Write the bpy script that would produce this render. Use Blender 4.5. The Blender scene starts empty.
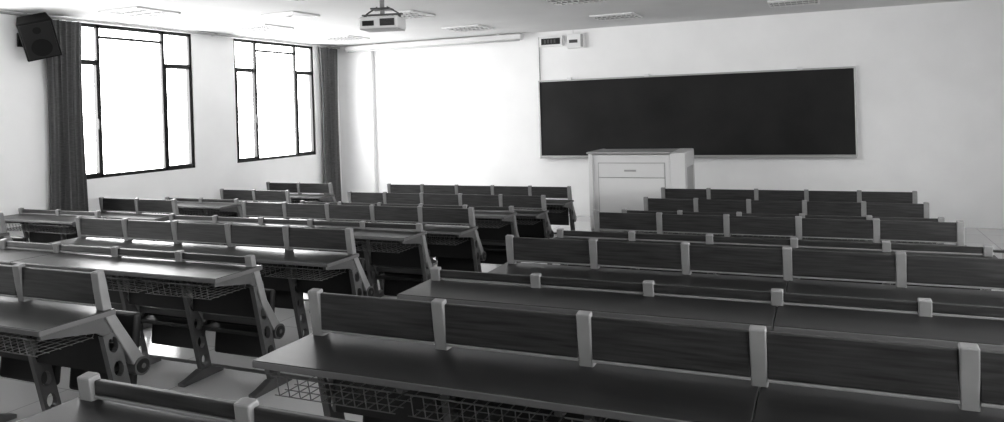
import bpy, bmesh, math, random
from mathutils import Vector, Matrix
random.seed(3)
S=bpy.context.scene
# ---------------------------------------------------------------- materials
def mat(name,col,rough=.5,metal=0.,spec=.5):
    m=bpy.data.materials.new(name); m.use_nodes=True
    b=m.node_tree.nodes['Principled BSDF']
    b.inputs['Base Color'].default_value=(col,col,col,1)
    b.inputs['Roughness'].default_value=rough; b.inputs['Metallic'].default_value=metal
    b.inputs['Specular IOR Level'].default_value=spec
    return m
def noisy(m,c0,c1,scale=(1,1,1),ns=5.,detail=4.,bump=0.,lo=.3,hi=.7,rough=None):
    nt=m.node_tree; b=nt.nodes['Principled BSDF']
    tc=nt.nodes.new('ShaderNodeTexCoord'); mp=nt.nodes.new('ShaderNodeMapping')
    mp.inputs['Scale'].default_value=scale
    n=nt.nodes.new('ShaderNodeTexNoise'); n.inputs['Scale'].default_value=ns; n.inputs['Detail'].default_value=detail
    r=nt.nodes.new('ShaderNodeValToRGB')
    r.color_ramp.elements[0].position=lo; r.color_ramp.elements[1].position=hi
    r.color_ramp.elements[0].color=(c0,c0,c0,1); r.color_ramp.elements[1].color=(c1,c1,c1,1)
    L=nt.links.new
    L(tc.outputs['Object'],mp.inputs['Vector']); L(mp.outputs['Vector'],n.inputs['Vector'])
    L(n.outputs['Fac'],r.inputs['Fac']); L(r.outputs['Color'],b.inputs['Base Color'])
    if bump:
        bp=nt.nodes.new('ShaderNodeBump'); bp.inputs['Strength'].default_value=bump; bp.inputs['Distance'].default_value=.002
        L(n.outputs['Fac'],bp.inputs['Height']); L(bp.outputs['Normal'],b.inputs['Normal'])
    if rough:
        mr=nt.nodes.new('ShaderNodeMapRange'); mr.inputs['To Min'].default_value=rough[0]; mr.inputs['To Max'].default_value=rough[1]
        L(n.outputs['Fac'],mr.inputs['Value']); L(mr.outputs['Result'],b.inputs['Roughness'])
    return m
M_WALL=noisy(mat('wall_paint',.85,.85),.83,.87,ns=2.)
M_CEIL=noisy(mat('ceiling_paint',.6,.9),.66,.70,ns=1.5)
M_WOOD=noisy(mat('panel_wood',.05,.42),.014,.046,scale=(1.2,22,22),ns=4.,detail=6,bump=.1)
M_TOP=noisy(mat('desktop_laminate',.06,.3,spec=.42),.011,.026,scale=(1.,18,18),ns=3.,detail=6,rough=(.30,.40))
M_EDGE=mat('desktop_edge',.13,.4)
M_GREY=noisy(mat('grey_painted_metal',.3,.45),.2,.24,ns=8)
M_LEG=noisy(mat('leg_painted_metal',.3,.45),.08,.11,ns=8)
M_WIRE=mat('wire_steel',.16,.45,.5)
M_PLAST=mat('grey_plastic',.08,.45)
M_BLACK=mat('black_seat',.006,.5)
M_DARK=mat('dark_metal',.010,.45)
M_WHITE=mat('white_plastic',.75,.4)
M_CURT=noisy(mat('curtain_cloth',.07,.95,spec=.1),.12,.17,scale=(1,1,6),ns=20)
M_BOARD=noisy(mat('board_surface',.02,.45,spec=.3),.010,.024,ns=1.3,detail=6,rough=(.45,.6))
M_ALU=mat('aluminium',.45,.4,.6)
M_SPK=mat('speaker_black',.004,.7,spec=.3)
M_POD=mat('podium_white',.62,.45)
M_POD2=mat('podium_grey',.34,.45)
M_LOUV=mat('lamp_louvre',.85,.3)
M_LENS=mat('lens_glass',.01,.05)
M_FLOOR=mat('floor_tile',.5,.18)
nt=M_FLOOR.node_tree; b=nt.nodes['Principled BSDF']
tc=nt.nodes.new('ShaderNodeTexCoord'); br=nt.nodes.new('ShaderNodeTexBrick')
br.offset=0; br.inputs['Scale'].default_value=1.; br.inputs['Brick Width'].default_value=.6; br.inputs['Row Height'].default_value=.6
br.inputs['Mortar Size'].default_value=.003
br.inputs['Color1'].default_value=(.66,.66,.66,1); br.inputs['Color2'].default_value=(.60,.60,.60,1); br.inputs['Mortar'].default_value=(.33,.33,.33,1)
nt.links.new(tc.outputs['Object'],br.inputs['Vector']); nt.links.new(br.outputs['Color'],b.inputs['Base Color'])
# ---------------------------------------------------------------- mesh builder
class MB:
    def __init__(s): s.v=[]; s.f=[]; s.m=[]; s.mats=[]; s.sm=[]
    def mi(s,m):
        if m not in s.mats: s.mats.append(m)
        return s.mats.index(m)
    def add(s,vs,fs,m,smooth=False):
        o=len(s.v); s.v+= [tuple(v) for v in vs]; k=s.mi(m)
        for f in fs: s.f.append([i+o for i in f]); s.m.append(k); s.sm.append(smooth)
    def addbm(s,bm,m,smooth=False):
        bm.verts.index_update()
        s.add([v.co[:] for v in bm.verts],[[v.index for v in f.verts] for f in bm.faces],m,smooth); bm.free()
    def box(s,x0,x1,y0,y1,z0,z1,m,bev=0.,seg=2,rot=None,piv=None):
        bm=bmesh.new(); bmesh.ops.create_cube(bm,size=1)
        for v in bm.verts:
            v.co=Vector(((x0+x1)/2+v.co.x*(x1-x0),(y0+y1)/2+v.co.y*(y1-y0),(z0+z1)/2+v.co.z*(z1-z0)))
        if bev: bmesh.ops.bevel(bm,geom=bm.edges[:],offset=bev,segments=seg,affect='EDGES',profile=.5)
        if rot is not None:
            bmesh.ops.rotate(bm,verts=bm.verts,cent=Vector(piv),matrix=rot)
        s.addbm(bm,m)
    def prism(s,poly,x0,x1,m,axis='x',bev=0.):
        def P(a,b,c): return {'x':(c,a,b),'y':(a,c,b),'z':(a,b,c)}[axis]
        bm=bmesh.new(); n=len(poly)
        A=[bm.verts.new(P(a,b,x0)) for a,b in poly]; B=[bm.verts.new(P(a,b,x1)) for a,b in poly]
        bm.faces.new(A[::-1]); bm.faces.new(B)
        for i in range(n): bm.faces.new((A[i],A[(i+1)%n],B[(i+1)%n],B[i]))
        bmesh.ops.recalc_face_normals(bm,faces=bm.faces)
        if bev: bmesh.ops.bevel(bm,geom=bm.edges[:],offset=bev,segments=2,affect='EDGES',profile=.5)
        s.addbm(bm,m)
    def strip(s,pts,w,x0,x1,m,bev=0.):
        L=[];Rr=[]
        for i,p in enumerate(pts):
            a=Vector(pts[max(i-1,0)]); c=Vector(pts[min(i+1,len(pts)-1)]); t=(c-a).normalized(); n=Vector((-t.y,t.x))
            ww=w[i] if isinstance(w,(list,tuple)) else w
            L.append((p[0]+n.x*ww/2,p[1]+n.y*ww/2)); Rr.append((p[0]-n.x*ww/2,p[1]-n.y*ww/2))
        s.prism(L+Rr[::-1],x0,x1,m,bev=bev)
    def holeplate(s,c,u,w,h,x0,x1,m,N=16,fill=.72):
        c=Vector(c); u=Vector(u).normalized(); n=Vector((-u.y,u.x)); vs=[]
        for x in (x0,x1):
            for k in range(N):
                a=2*math.pi*k/N; ca,sa=math.cos(a),math.sin(a); q=1/max(abs(ca),abs(sa))
                o=c+u*(h/2*ca*q)+n*(w/2*sa*q); i=c+u*(h/2*fill*ca)+n*(w/2*fill*sa)
                vs+= [(x,o.x,o.y),(x,i.x,i.y)]
        fs=[]
        for k in range(N):
            a,b=2*k,2*((k+1)%N); t=2*N
            fs+=[[a,b,b+1,a+1],[a+t,a+1+t,b+1+t,b+t],[a,a+t,b+t,b],[a+1,b+1,b+1+t,a+1+t]]
        s.add(vs,fs,m)
    def cyl(s,p0,p1,r,m,N=12,r1=None,smooth=True):
        p0=Vector(p0);p1=Vector(p1); d=(p1-p0).normalized()
        a=d.orthogonal().normalized(); b=d.cross(a); r1=r if r1 is None else r1; vs=[]
        for p,q in((p0,r),(p1,r1)):
            for k in range(N):
                t=2*math.pi*k/N; vs.append(p+a*math.cos(t)*q+b*math.sin(t)*q)
        s.add(vs,[[k,(k+1)%N,N+(k+1)%N,N+k] for k in range(N)],m,smooth)
        s.add(vs,[list(range(N))[::-1],list(range(N,2*N))],m)
    def wire(s,pts,r,m,N=4):
        for a,b in zip(pts[:-1],pts[1:]): s.cyl(a,b,r,m,N)
    def mesh(s,name):
        me=bpy.data.meshes.new(name); me.from_pydata(s.v,[],s.f)
        for m in s.mats: me.materials.append(m)
        for p,k,q in zip(me.polygons,s.m,s.sm): p.material_index=k; p.use_smooth=q
        me.update(); return me
def obj(name,mb,loc=(0,0,0),rot=(0,0,0)):
    me=mb.mesh(name) if isinstance(mb,MB) else mb
    o=bpy.data.objects.new(name,me); S.collection.objects.link(o); o.location=loc; o.rotation_euler=rot; return o
# ---------------------------------------------------------------- layout
Y0,P=2.316,.961; ST=.115
XW,XE,YN,YS,ZC=-8.137,3.3,11.33,-2.6,3.184
rowY=lambda i:Y0+P*i
stand={-1:4,0:3,1:3,2:2,3:2,4:1,5:1,6:0,7:0}
mb=MB(); prof=[(YS,-.2),(YS,4*ST)]
for i,l in ((-1,4),(1,3),(3,2),(5,1)):
    y=rowY(i)+.36; prof+= [(y,l*ST),(y,(l-1)*ST)]
prof+= [(YN,0),(YN,-.2)]
mb.prism(prof,XW,XE,M_FLOOR); 
for i,l in ((-1,4),(1,3),(3,2),(5,1)):
    y=rowY(i)+.36; mb.box(XW,XE,y-.04,y+.004,l*ST-.012,l*ST+.003,M_PLAST)
obj('floor',mb)
mb=MB(); mb.box(-4.6,XE-.003,9.75,YN-.003,.001,.2,M_FLOOR,.0); mb.box(-4.62,XE-.003,9.73,9.78,.18,.2,M_PLAST); obj('platform',mb)
mb=MB(); mb.box(XW-.3,XE+.3,YS-.2,YN+.2,ZC,ZC+.15,M_CEIL); obj('ceiling',mb)
mb=MB(); mb.box(XW-.3,XE+.3,YN,YN+.2,-.2,ZC,M_WALL); obj('wall_front',mb)
mb=MB(); mb.box(XW,-7.42,YN-.08,YN,0,ZC,M_WALL,.004); obj('trim_1',mb)
mb=MB(); mb.box(XW-.3,XE+.3,YS-.2,YS,-.2,ZC,M_WALL); obj('wall_back',mb)
SILL,TOP=1.254,3.14
wins=[(5.88,7.83),(8.64,10.54),(3.10,5.05),(.37,2.32)]
def sidewall(name,x0,x1,ws):
    mb=MB(); ws=sorted(ws); y=YS
    mb.box(x0,x1,YS,YN,-.2,SILL,M_WALL); mb.box(x0,x1,YS,YN,TOP,ZC,M_WALL)
    for a,b2 in ws:
        mb.box(x0,x1,y,a,SILL,TOP,M_WALL); y=b2
    mb.box(x0,x1,y,YN,SILL,TOP,M_WALL); obj(name,mb)
sidewall('wall_left',XW-.3,XW,wins)
fillWinsR=[(-1.9,.3),(1.2,3.4),(4.3,6.5)]  # out-of-view right-wall windows, added to let in fill light
sidewall('wall_right',XE,XE+.3,fillWinsR)
def window(n,x,a,b2,side):
    mb=MB(); t=.042; d=.045; w=b2-a; c1=a+w*.25; c2=a+w*.75
    x0,x1=x-d/2,x+d/2
    def bar(y0,y1,z0,z1,e=0): mb.box(x0-e,x1+e,y0,y1,z0,z1,M_DARK,.004)
    bar(a,b2,SILL,SILL+t); bar(a,b2,TOP-t,TOP); bar(a,a+t,SILL,TOP); bar(b2-t,b2,SILL,TOP)
    bar(c1-t/2,c1+t/2,SILL,TOP); bar(c2-t/2,c2+t/2,SILL,TOP)
    zt=2.66; bar(a,c1,zt,zt+t); bar(c2,b2,zt,zt+t); bar(c1,c2,2.97,2.97+t*.8)
    for p,q in((a+t,c1-t/2),(c2+t/2,b2-t)):
        for (u0,u1,z0,z1) in ((p,p+.02,SILL+t,zt),(q-.02,q,SILL+t,zt),(p,q,SILL+t,SILL+t+.02),(p,q,zt-.02,zt)):
            mb.box(x0-.008,x1+.008,u0,u1,z0,z1,M_DARK,.003)
    hx=x1+.012 if side>0 else x0-.012
    mb.box(min(hx,hx+side*.02),max(hx,hx+side*.02),c1-.045,c1-.025,1.85,1.98,M_DARK,.003)
    obj('window_%d'%n,mb)
    l=bpy.data.lights.new('window_skylight','AREA'); l.shape='RECTANGLE'; l.size=b2-a; l.size_y=TOP-SILL; l.cycles.is_portal=True
    o=bpy.data.objects.new('window_skylight',l); S.collection.objects.link(o)
    xx=XW-.31 if side>0 else XE+.31; o.location=(xx,(a+b2)/2,(SILL+TOP)/2)
    o.rotation_euler=Vector((side,0,0)).to_track_quat('-Z','Y').to_euler()
for n,(a,b2) in enumerate(wins): window(n+1,XW-.035,a,b2,1)
for n,(a,b2) in enumerate(fillWinsR): window(n+5,XE+.035,a,b2,-1)  # right side: unseen openings added for fill, framed like the left windows
# ---------------------------------------------------------------- desk benches
def bench(n,s,drop,seats=True,seam=None):
    mb=MB(); T=.93-drop; Wd=n*s; H0=.75
    cuts=[-.045]+([seam*s] if seam else [])+[Wd+.045]
    for a,b2 in zip(cuts[:-1],cuts[1:]):
        mb.box(a+.0015,b2-.0015,-.305,.055,H0-.026,H0-.002,M_EDGE,.003)
        mb.box(a+.003,b2-.003,-.303,.053,H0-.006,H0,M_TOP,.002)
    hz=.44-drop
    for k in range(n+1):
        x=k*s; w=.024
        pts=[(0,T),(.012,T-.08),(.03,min(.74,T-.1)),(.085,hz+.2),(.19,hz+.02)]
        mb.strip(pts,[.036,.042,.046,.05,.06],x-w,x+w,M_GREY,.005)
        if seats:
            mb.cyl((x-.03,.20,hz),(x+.03,.20,hz),.045,M_LEG,20)
            mb.cyl((x-.034,.20,hz),(x+.034,.20,hz),.034,M_DARK,20)
            mb.cyl((x-.037,.20,hz),(x+.037,.20,hz),.012,M_LEG,12)
        mb.prism([(-.28,.722),(.05,.722),(.06,.60),(-.02,.655),(-.28,.70)],x-.012,x+.012,M_LEG,bev=.002)
        A=Vector((.045,.64)); B=Vector((.17,.05)); u=(B-A); L=u.length; m_=5
        for q in range(m_):
            mb.holeplate(A+u*((q+.5)/m_),u,.08,L/m_,x-.016,x+.016,M_LEG,fill=.64)
        mb.prism([(-.02,0),(.30,0),(.30,.02),(.24,.04),(.20,.06),(.12,.06),(.03,.03),(-.02,.02)],x-.025,x+.025,M_LEG,bev=.003)
    for k in range(n):
        a,b2=k*s+.024,(k+1)*s-.024
        zb=H0+(.018 if drop==0 else .005)
        mb.box(a,b2,-.002,.018,zb+.010,T-.012,M_WOOD,.004)
        mb.box(a,b2,-.004,.02,zb,zb+.009,M_GREY,.002)
        if seats:
            z1,z0=.70,hz+.03; y1,y0=.045,.165; nr=7
            for q in range(nr):
                t0=q/nr; yy=y1+(y0-y1)*t0; zz=z1+(z0-z1)*t0; hh=(z1-z0)/nr
                mb.box(a+.01,b2-.01,yy-.012,yy+.012,zz-hh*.78,zz,M_PLAST,.003)
            mb.box(a+.01,b2-.01,.06,.075,z1-.26,z1,M_DARK)
            zc=hz+.06
            mb.box(a+.03,b2-.03,.215,.262,zc-.24,zc+.17,M_BLACK,.018,3,Matrix.Rotation(-.12,3,'X'),(0,.24,zc))
            mb.box(a+.03,b2-.03,.10,.20,hz-.012,hz+.012,M_DARK,.004)
        else:
            mb.box(a+.005,b2-.005,.03,.045,.42,.72,M_WOOD,.003)
        r=.0020; zf=.625
        for q in range(6):
            y=-.27+q*.052; mb.cyl((a,y,zf),(b2,y,zf),r,M_WIRE,4)
        mb.cyl((a,-.285,.70),(b2,-.285,.70),.003,M_WIRE,4)
        nn=11
        for q in range(nn):
            x=a+.02+(b2-a-.04)*q/(nn-1)
            mb.wire([(x,-.285,.70),(x,-.27,zf),(x,.0,zf),(x,.02,.68)],r,M_WIRE)
    return mb.mesh('desk_bench_mesh')
meshes={}
def place(x,i,n,s,seam):
    low=i in(-1,1,3,5); key=(n,round(s,3),low,i==7,seam)
    if key not in meshes: meshes[key]=bench(n,s,ST if low else 0.,i!=7,seam)
    obj('lecture_desk_bench',meshes[key],(x,rowY(i),stand[i]*ST))
for i in range(-1,8):
    place(-1.815,i,5,.54,3)
    place(-3.02-5*.5415,i,5,.5415,2)
    place(-6.75-2*.585,i,2,.585,None)
# ---------------------------------------------------------------- blackboard
mb=MB(); bl,brr,bb,bt=-4.2295,.4144,1.163,2.371; W1=YN-.002
mb.box(bl,brr,YN-.035,YN-.02,bb,bt,M_BOARD)
for (a,b2,c,d) in((bl-.015,brr+.015,bt-.005,bt+.02),(bl-.015,brr+.015,bb-.02,bb+.008),(bl-.015,bl+.01,bb,bt),(brr-.01,brr+.015,bb,bt)):
    mb.box(a,b2,YN-.05,W1,c,d,M_ALU,.003)
mb.box(bl,brr,YN-.11,YN-.04,bb-.035,bb-.02,M_ALU,.003)
for x in(-3.75,-2.5,-.32): mb.box(x,x+.07,YN-.06,W1,bt+.01,bt+.05,M_WHITE,.004)
obj('blackboard',mb)
mb=MB(); x=-4.2
mb.box(x,x+.4,YN-.07,W1,2.93,3.1,M_WHITE,.01); mb.box(x+.04,x+.36,YN-.076,YN-.06,2.965,3.065,M_DARK,.003)
for q in range(4): mb.box(x+.09+q*.055,x+.12+q*.055,YN-.079,YN-.07,2.985,3.045,M_PLAST)
mb.cyl((x-.02,YN-.012,3.1),(x-.02,YN-.012,2.40),.006,M_PLAST,6)
obj('digital_clock',mb)
mb=MB(); mb.box(-3.72,-3.44,YN-.06,W1,2.88,3.12,M_WHITE,.01); mb.box(-3.69,-3.55,YN-.066,YN-.05,2.97,3.02,M_PLAST,.003)
mb.box(-3.5,-3.46,YN-.066,YN-.05,2.9,3.1,M_POD2,.003)
mb.cyl((-3.62,YN-.05,3.12),(-3.62,YN-.05,3.18),.008,M_WHITE,8); obj('junction_box',mb)
mb=MB(); mb.box(-7.9,-4.45,YN-.22,YN-.1,3.075,3.165,M_POD,.02,3); mb.cyl((-7.85,YN-.16,3.065),(-4.5,YN-.16,3.065),.016,M_ALU,10)
for x in(-7.3,-4.9): mb.box(x,x+.06,YN-.2,W1,3.15,3.18,M_WHITE,.003)
obj('projection_screen_case',mb)
# ---------------------------------------------------------------- podium
mb=MB(); w,h=1.32,1.12
mb.box(0,w,.04,.72,0,.08,M_POD2,.004)
mb.box(.02,w-.02,.03,.72,.08,h-.04,M_POD,.008)
mb.box(.13,w-.27,.026,.032,.15,h-.15,M_POD2,.001)
mb.box(.14,w-.28,.016,.035,.16,h-.36,M_POD,.005)
mb.box(.14,w-.28,.016,.035,h-.35,h-.16,M_POD,.005)
mb.box(.5,.66,.006,.02,h-.27,h-.245,M_POD2,.003)
mb.prism([(.0,.06),(.0,h-.02),(.72,h-.0),(.74,h-.04),(.74,.06)],w-.2,w,M_POD,bev=.012)
mb.prism([(.0,.06),(.0,h-.02),(.72,h-.0),(.74,h-.04),(.74,.06)],0,.06,M_POD,bev=.008)
mb.box(-.02,w-.19,-.02,.7,h-.03,h-.002,M_POD2,.008)
mb.box(w-.003,w+.004,.12,.6,.2,.9,M_POD2,.003)
obj('lectern_podium',mb,(-2.99,9.82,.201))
# ---------------------------------------------------------------- wall speaker
mb=MB(); mb.prism([(-.14,-.12),(.14,-.12),(.17,.13),(-.17,.13)],-.22,.22,M_SPK,axis='z',bev=.012)
mb.box(-.15,.15,.128,.14,-.20,.20,M_DARK,.004)
mb.cyl((0,.14,-.08),(0,.143,-.08),.10,M_SPK,24); mb.cyl((0,.14,.12),(0,.143,.12),.04,M_SPK,20)
sp=obj('loudspeaker',mb,(XW+.27,5.42,2.90))
sp.rotation_euler=(math.radians(-26),math.radians(14),math.radians(-125))
br_=MB(); br_.box(XW,XW+.02,5.36,5.48,2.8,2.95,M_DARK,.003); br_.cyl((XW,5.42,2.88),(XW+.16,5.42,2.88),.018,M_DARK,10); bo=obj('speaker_bracket',br_)
bo.parent=sp; bpy.context.view_layer.update(); bo.matrix_parent_inverse=sp.matrix_world.inverted()
# ---------------------------------------------------------------- curtains
def curtain(y0,y1,z0,z1,x,folds):
    mb=MB(); N=140; K=24; vs=[]; fs=[]
    for j in range(K+1):
        t=j/K; z=z1+(z0-z1)*t
        for i in range(N+1):
            u=i/N; pinch=1-.12*math.sin(math.pi*t)
            yy=(y0+y1)/2+(u-.5)*(y1-y0)*pinch
            ph=u*math.pi*2*folds+.5*math.sin(3*u*6)+.4*math.sin(2.5*t)
            vs.append((x+.032*math.sin(ph)*(.7+.4*t)+.01*math.sin(ph*2.3+t*2),yy+.01*math.cos(ph),z))
    for j in range(K):
        for i in range(N):
            a=j*(N+1)+i; fs.append([a,a+1,a+N+2,a+N+1])
    mb.add(vs,fs,M_CURT,True); return obj('curtain',mb.mesh('curtain'))
curtain(5.60,6.09,.75,3.13,XW+.08,6)
curtain(10.60,11.13,.35,3.13,XW+.08,5)
mb=MB(); mb.cyl((XW+.08,3.0,3.15),(XW+.08,11.2,3.15),.014,M_ALU,8)
for y in (3.2,5.4,8.2,10.9): mb.box(XW+.001,XW+.09,y,y+.03,3.14,3.17,M_ALU,.002)
obj('curtain_rail',mb)
# ---------------------------------------------------------------- projector
mb=MB()
mb.box(-.2,.2,-.15,.15,-.06,.06,M_POD,.02,3)
mb.box(-.19,.19,-.14,.14,-.064,-.055,M_POD2,.003)
mb.cyl((-.09,.13,0),(-.09,.175,0),.045,M_PLAST,20); mb.cyl((-.09,.17,0),(-.09,.178,0),.035,M_LENS,20)
mb.box(.02,.17,-.156,-.148,-.035,.035,M_PLAST,.003)
for q in range(5): mb.box(.03,.16,-.16,-.15,-.03+q*.013,-.025+q*.013,M_DARK)
mb.box(-.16,-.04,-.156,-.148,-.03,.02,M_DARK,.003)
mb.box(-.21,.21,-.02,.02,.085,.1,M_LEG,.003)
for x in(-.18,.18): mb.box(x-.012,x+.012,-.015,.015,.05,.1,M_LEG,.002)
for sx in(-1,1):
    mb.wire([(sx*.17,0,.1),(sx*.05,0,.17)],.008,M_LEG,6)
mb.box(-.1,.1,-.08,.08,.14,.155,M_LEG,.003)
mb.cyl((0,0,.1),(0,0,.344),.024,M_GREY,14); mb.box(-.07,.07,-.07,.07,.334,.344,M_ALU,.002)
obj('ceiling_projector',mb,(-4.03,6.34,2.84),(0,0,.25))
# ---------------------------------------------------------------- ceiling lights
mb=MB(); a=.3
for (x0,x1,y0,y1) in((-a,a,-a,-a+.03),(-a,a,a-.03,a),(-a,-a+.03,-a,a),(a-.03,a,-a,a)): mb.box(x0,x1,y0,y1,-.02,0,M_WHITE,.003)
mb.box(-a+.02,a-.02,-a+.02,a-.02,-.004,0,M_ALU)
for q in range(3):
    y=-.18+q*.18; mb.cyl((-.27,y,-.012),(.27,y,-.012),.009,M_LOUV,8)
for q in range(8):
    x=-.24+q*.0686; mb.box(x-.003,x+.003,-.28,.28,-.024,-.006,M_WHITE)
for y in(-.09,.09): mb.box(-.28,.28,y-.006,y+.006,-.026,-.004,M_ALU)
lm=mb.mesh('ceiling_light')
for y in(10.0,8.1,6.1,4.1,2.1,.1):
    for x in(-7.1,-4.85,-2.58,-.3,1.95): obj('ceiling_light',lm,(x,y,ZC))
mb=MB(); a=.25
for q in range(4):
    r=a-q*.055
    for (x0,x1,y0,y1) in((-r,r,-r,-r+.02),(-r,r,r-.02,r),(-r,-r+.02,-r,r),(r-.02,r,-r,r)): mb.box(x0,x1,y0,y1,-.018,0,M_WHITE,.003)
dm=mb.mesh('ceiling_air_vent')
for x in(-5.95,-1.4): obj('ceiling_air_vent',dm,(x,7.3,ZC))
# ---------------------------------------------------------------- world + camera
w=bpy.data.worlds.new('sky'); S.world=w; w.use_nodes=True
bg=w.node_tree.nodes['Background']; bg.inputs['Color'].default_value=(1,1,1,1); bg.inputs['Strength'].default_value=10.
cam=bpy.data.cameras.new('camera'); co=bpy.data.objects.new('camera',cam); S.collection.objects.link(co); S.camera=co
yaw,pitch,roll,f,cy=.4098,-.0071,.0305,738.66,114.23
c,s=math.cos(yaw),math.sin(yaw); r=Vector((c,s,0)); fw=Vector((-s,c,0)); up=Vector((0,0,1))
F=fw*math.cos(pitch)+up*math.sin(pitch); U=-fw*math.sin(pitch)+up*math.cos(pitch)
R=r*math.cos(roll)-U*math.sin(roll); U2=r*math.sin(roll)+U*math.cos(roll)
m=Matrix((R,U2,-F)).transposed().to_4x4(); m.translation=Vector((0,0,1.95)); co.matrix_world=m
cam.sensor_fit='HORIZONTAL'; cam.sensor_width=36; cam.lens=f/1004*36; cam.shift_y=-(211-cy)/1004; cam.clip_start=.05
S.view_settings.view_transform='Standard'
S.view_settings.look='Medium High Contrast'
S.view_settings.exposure=.28
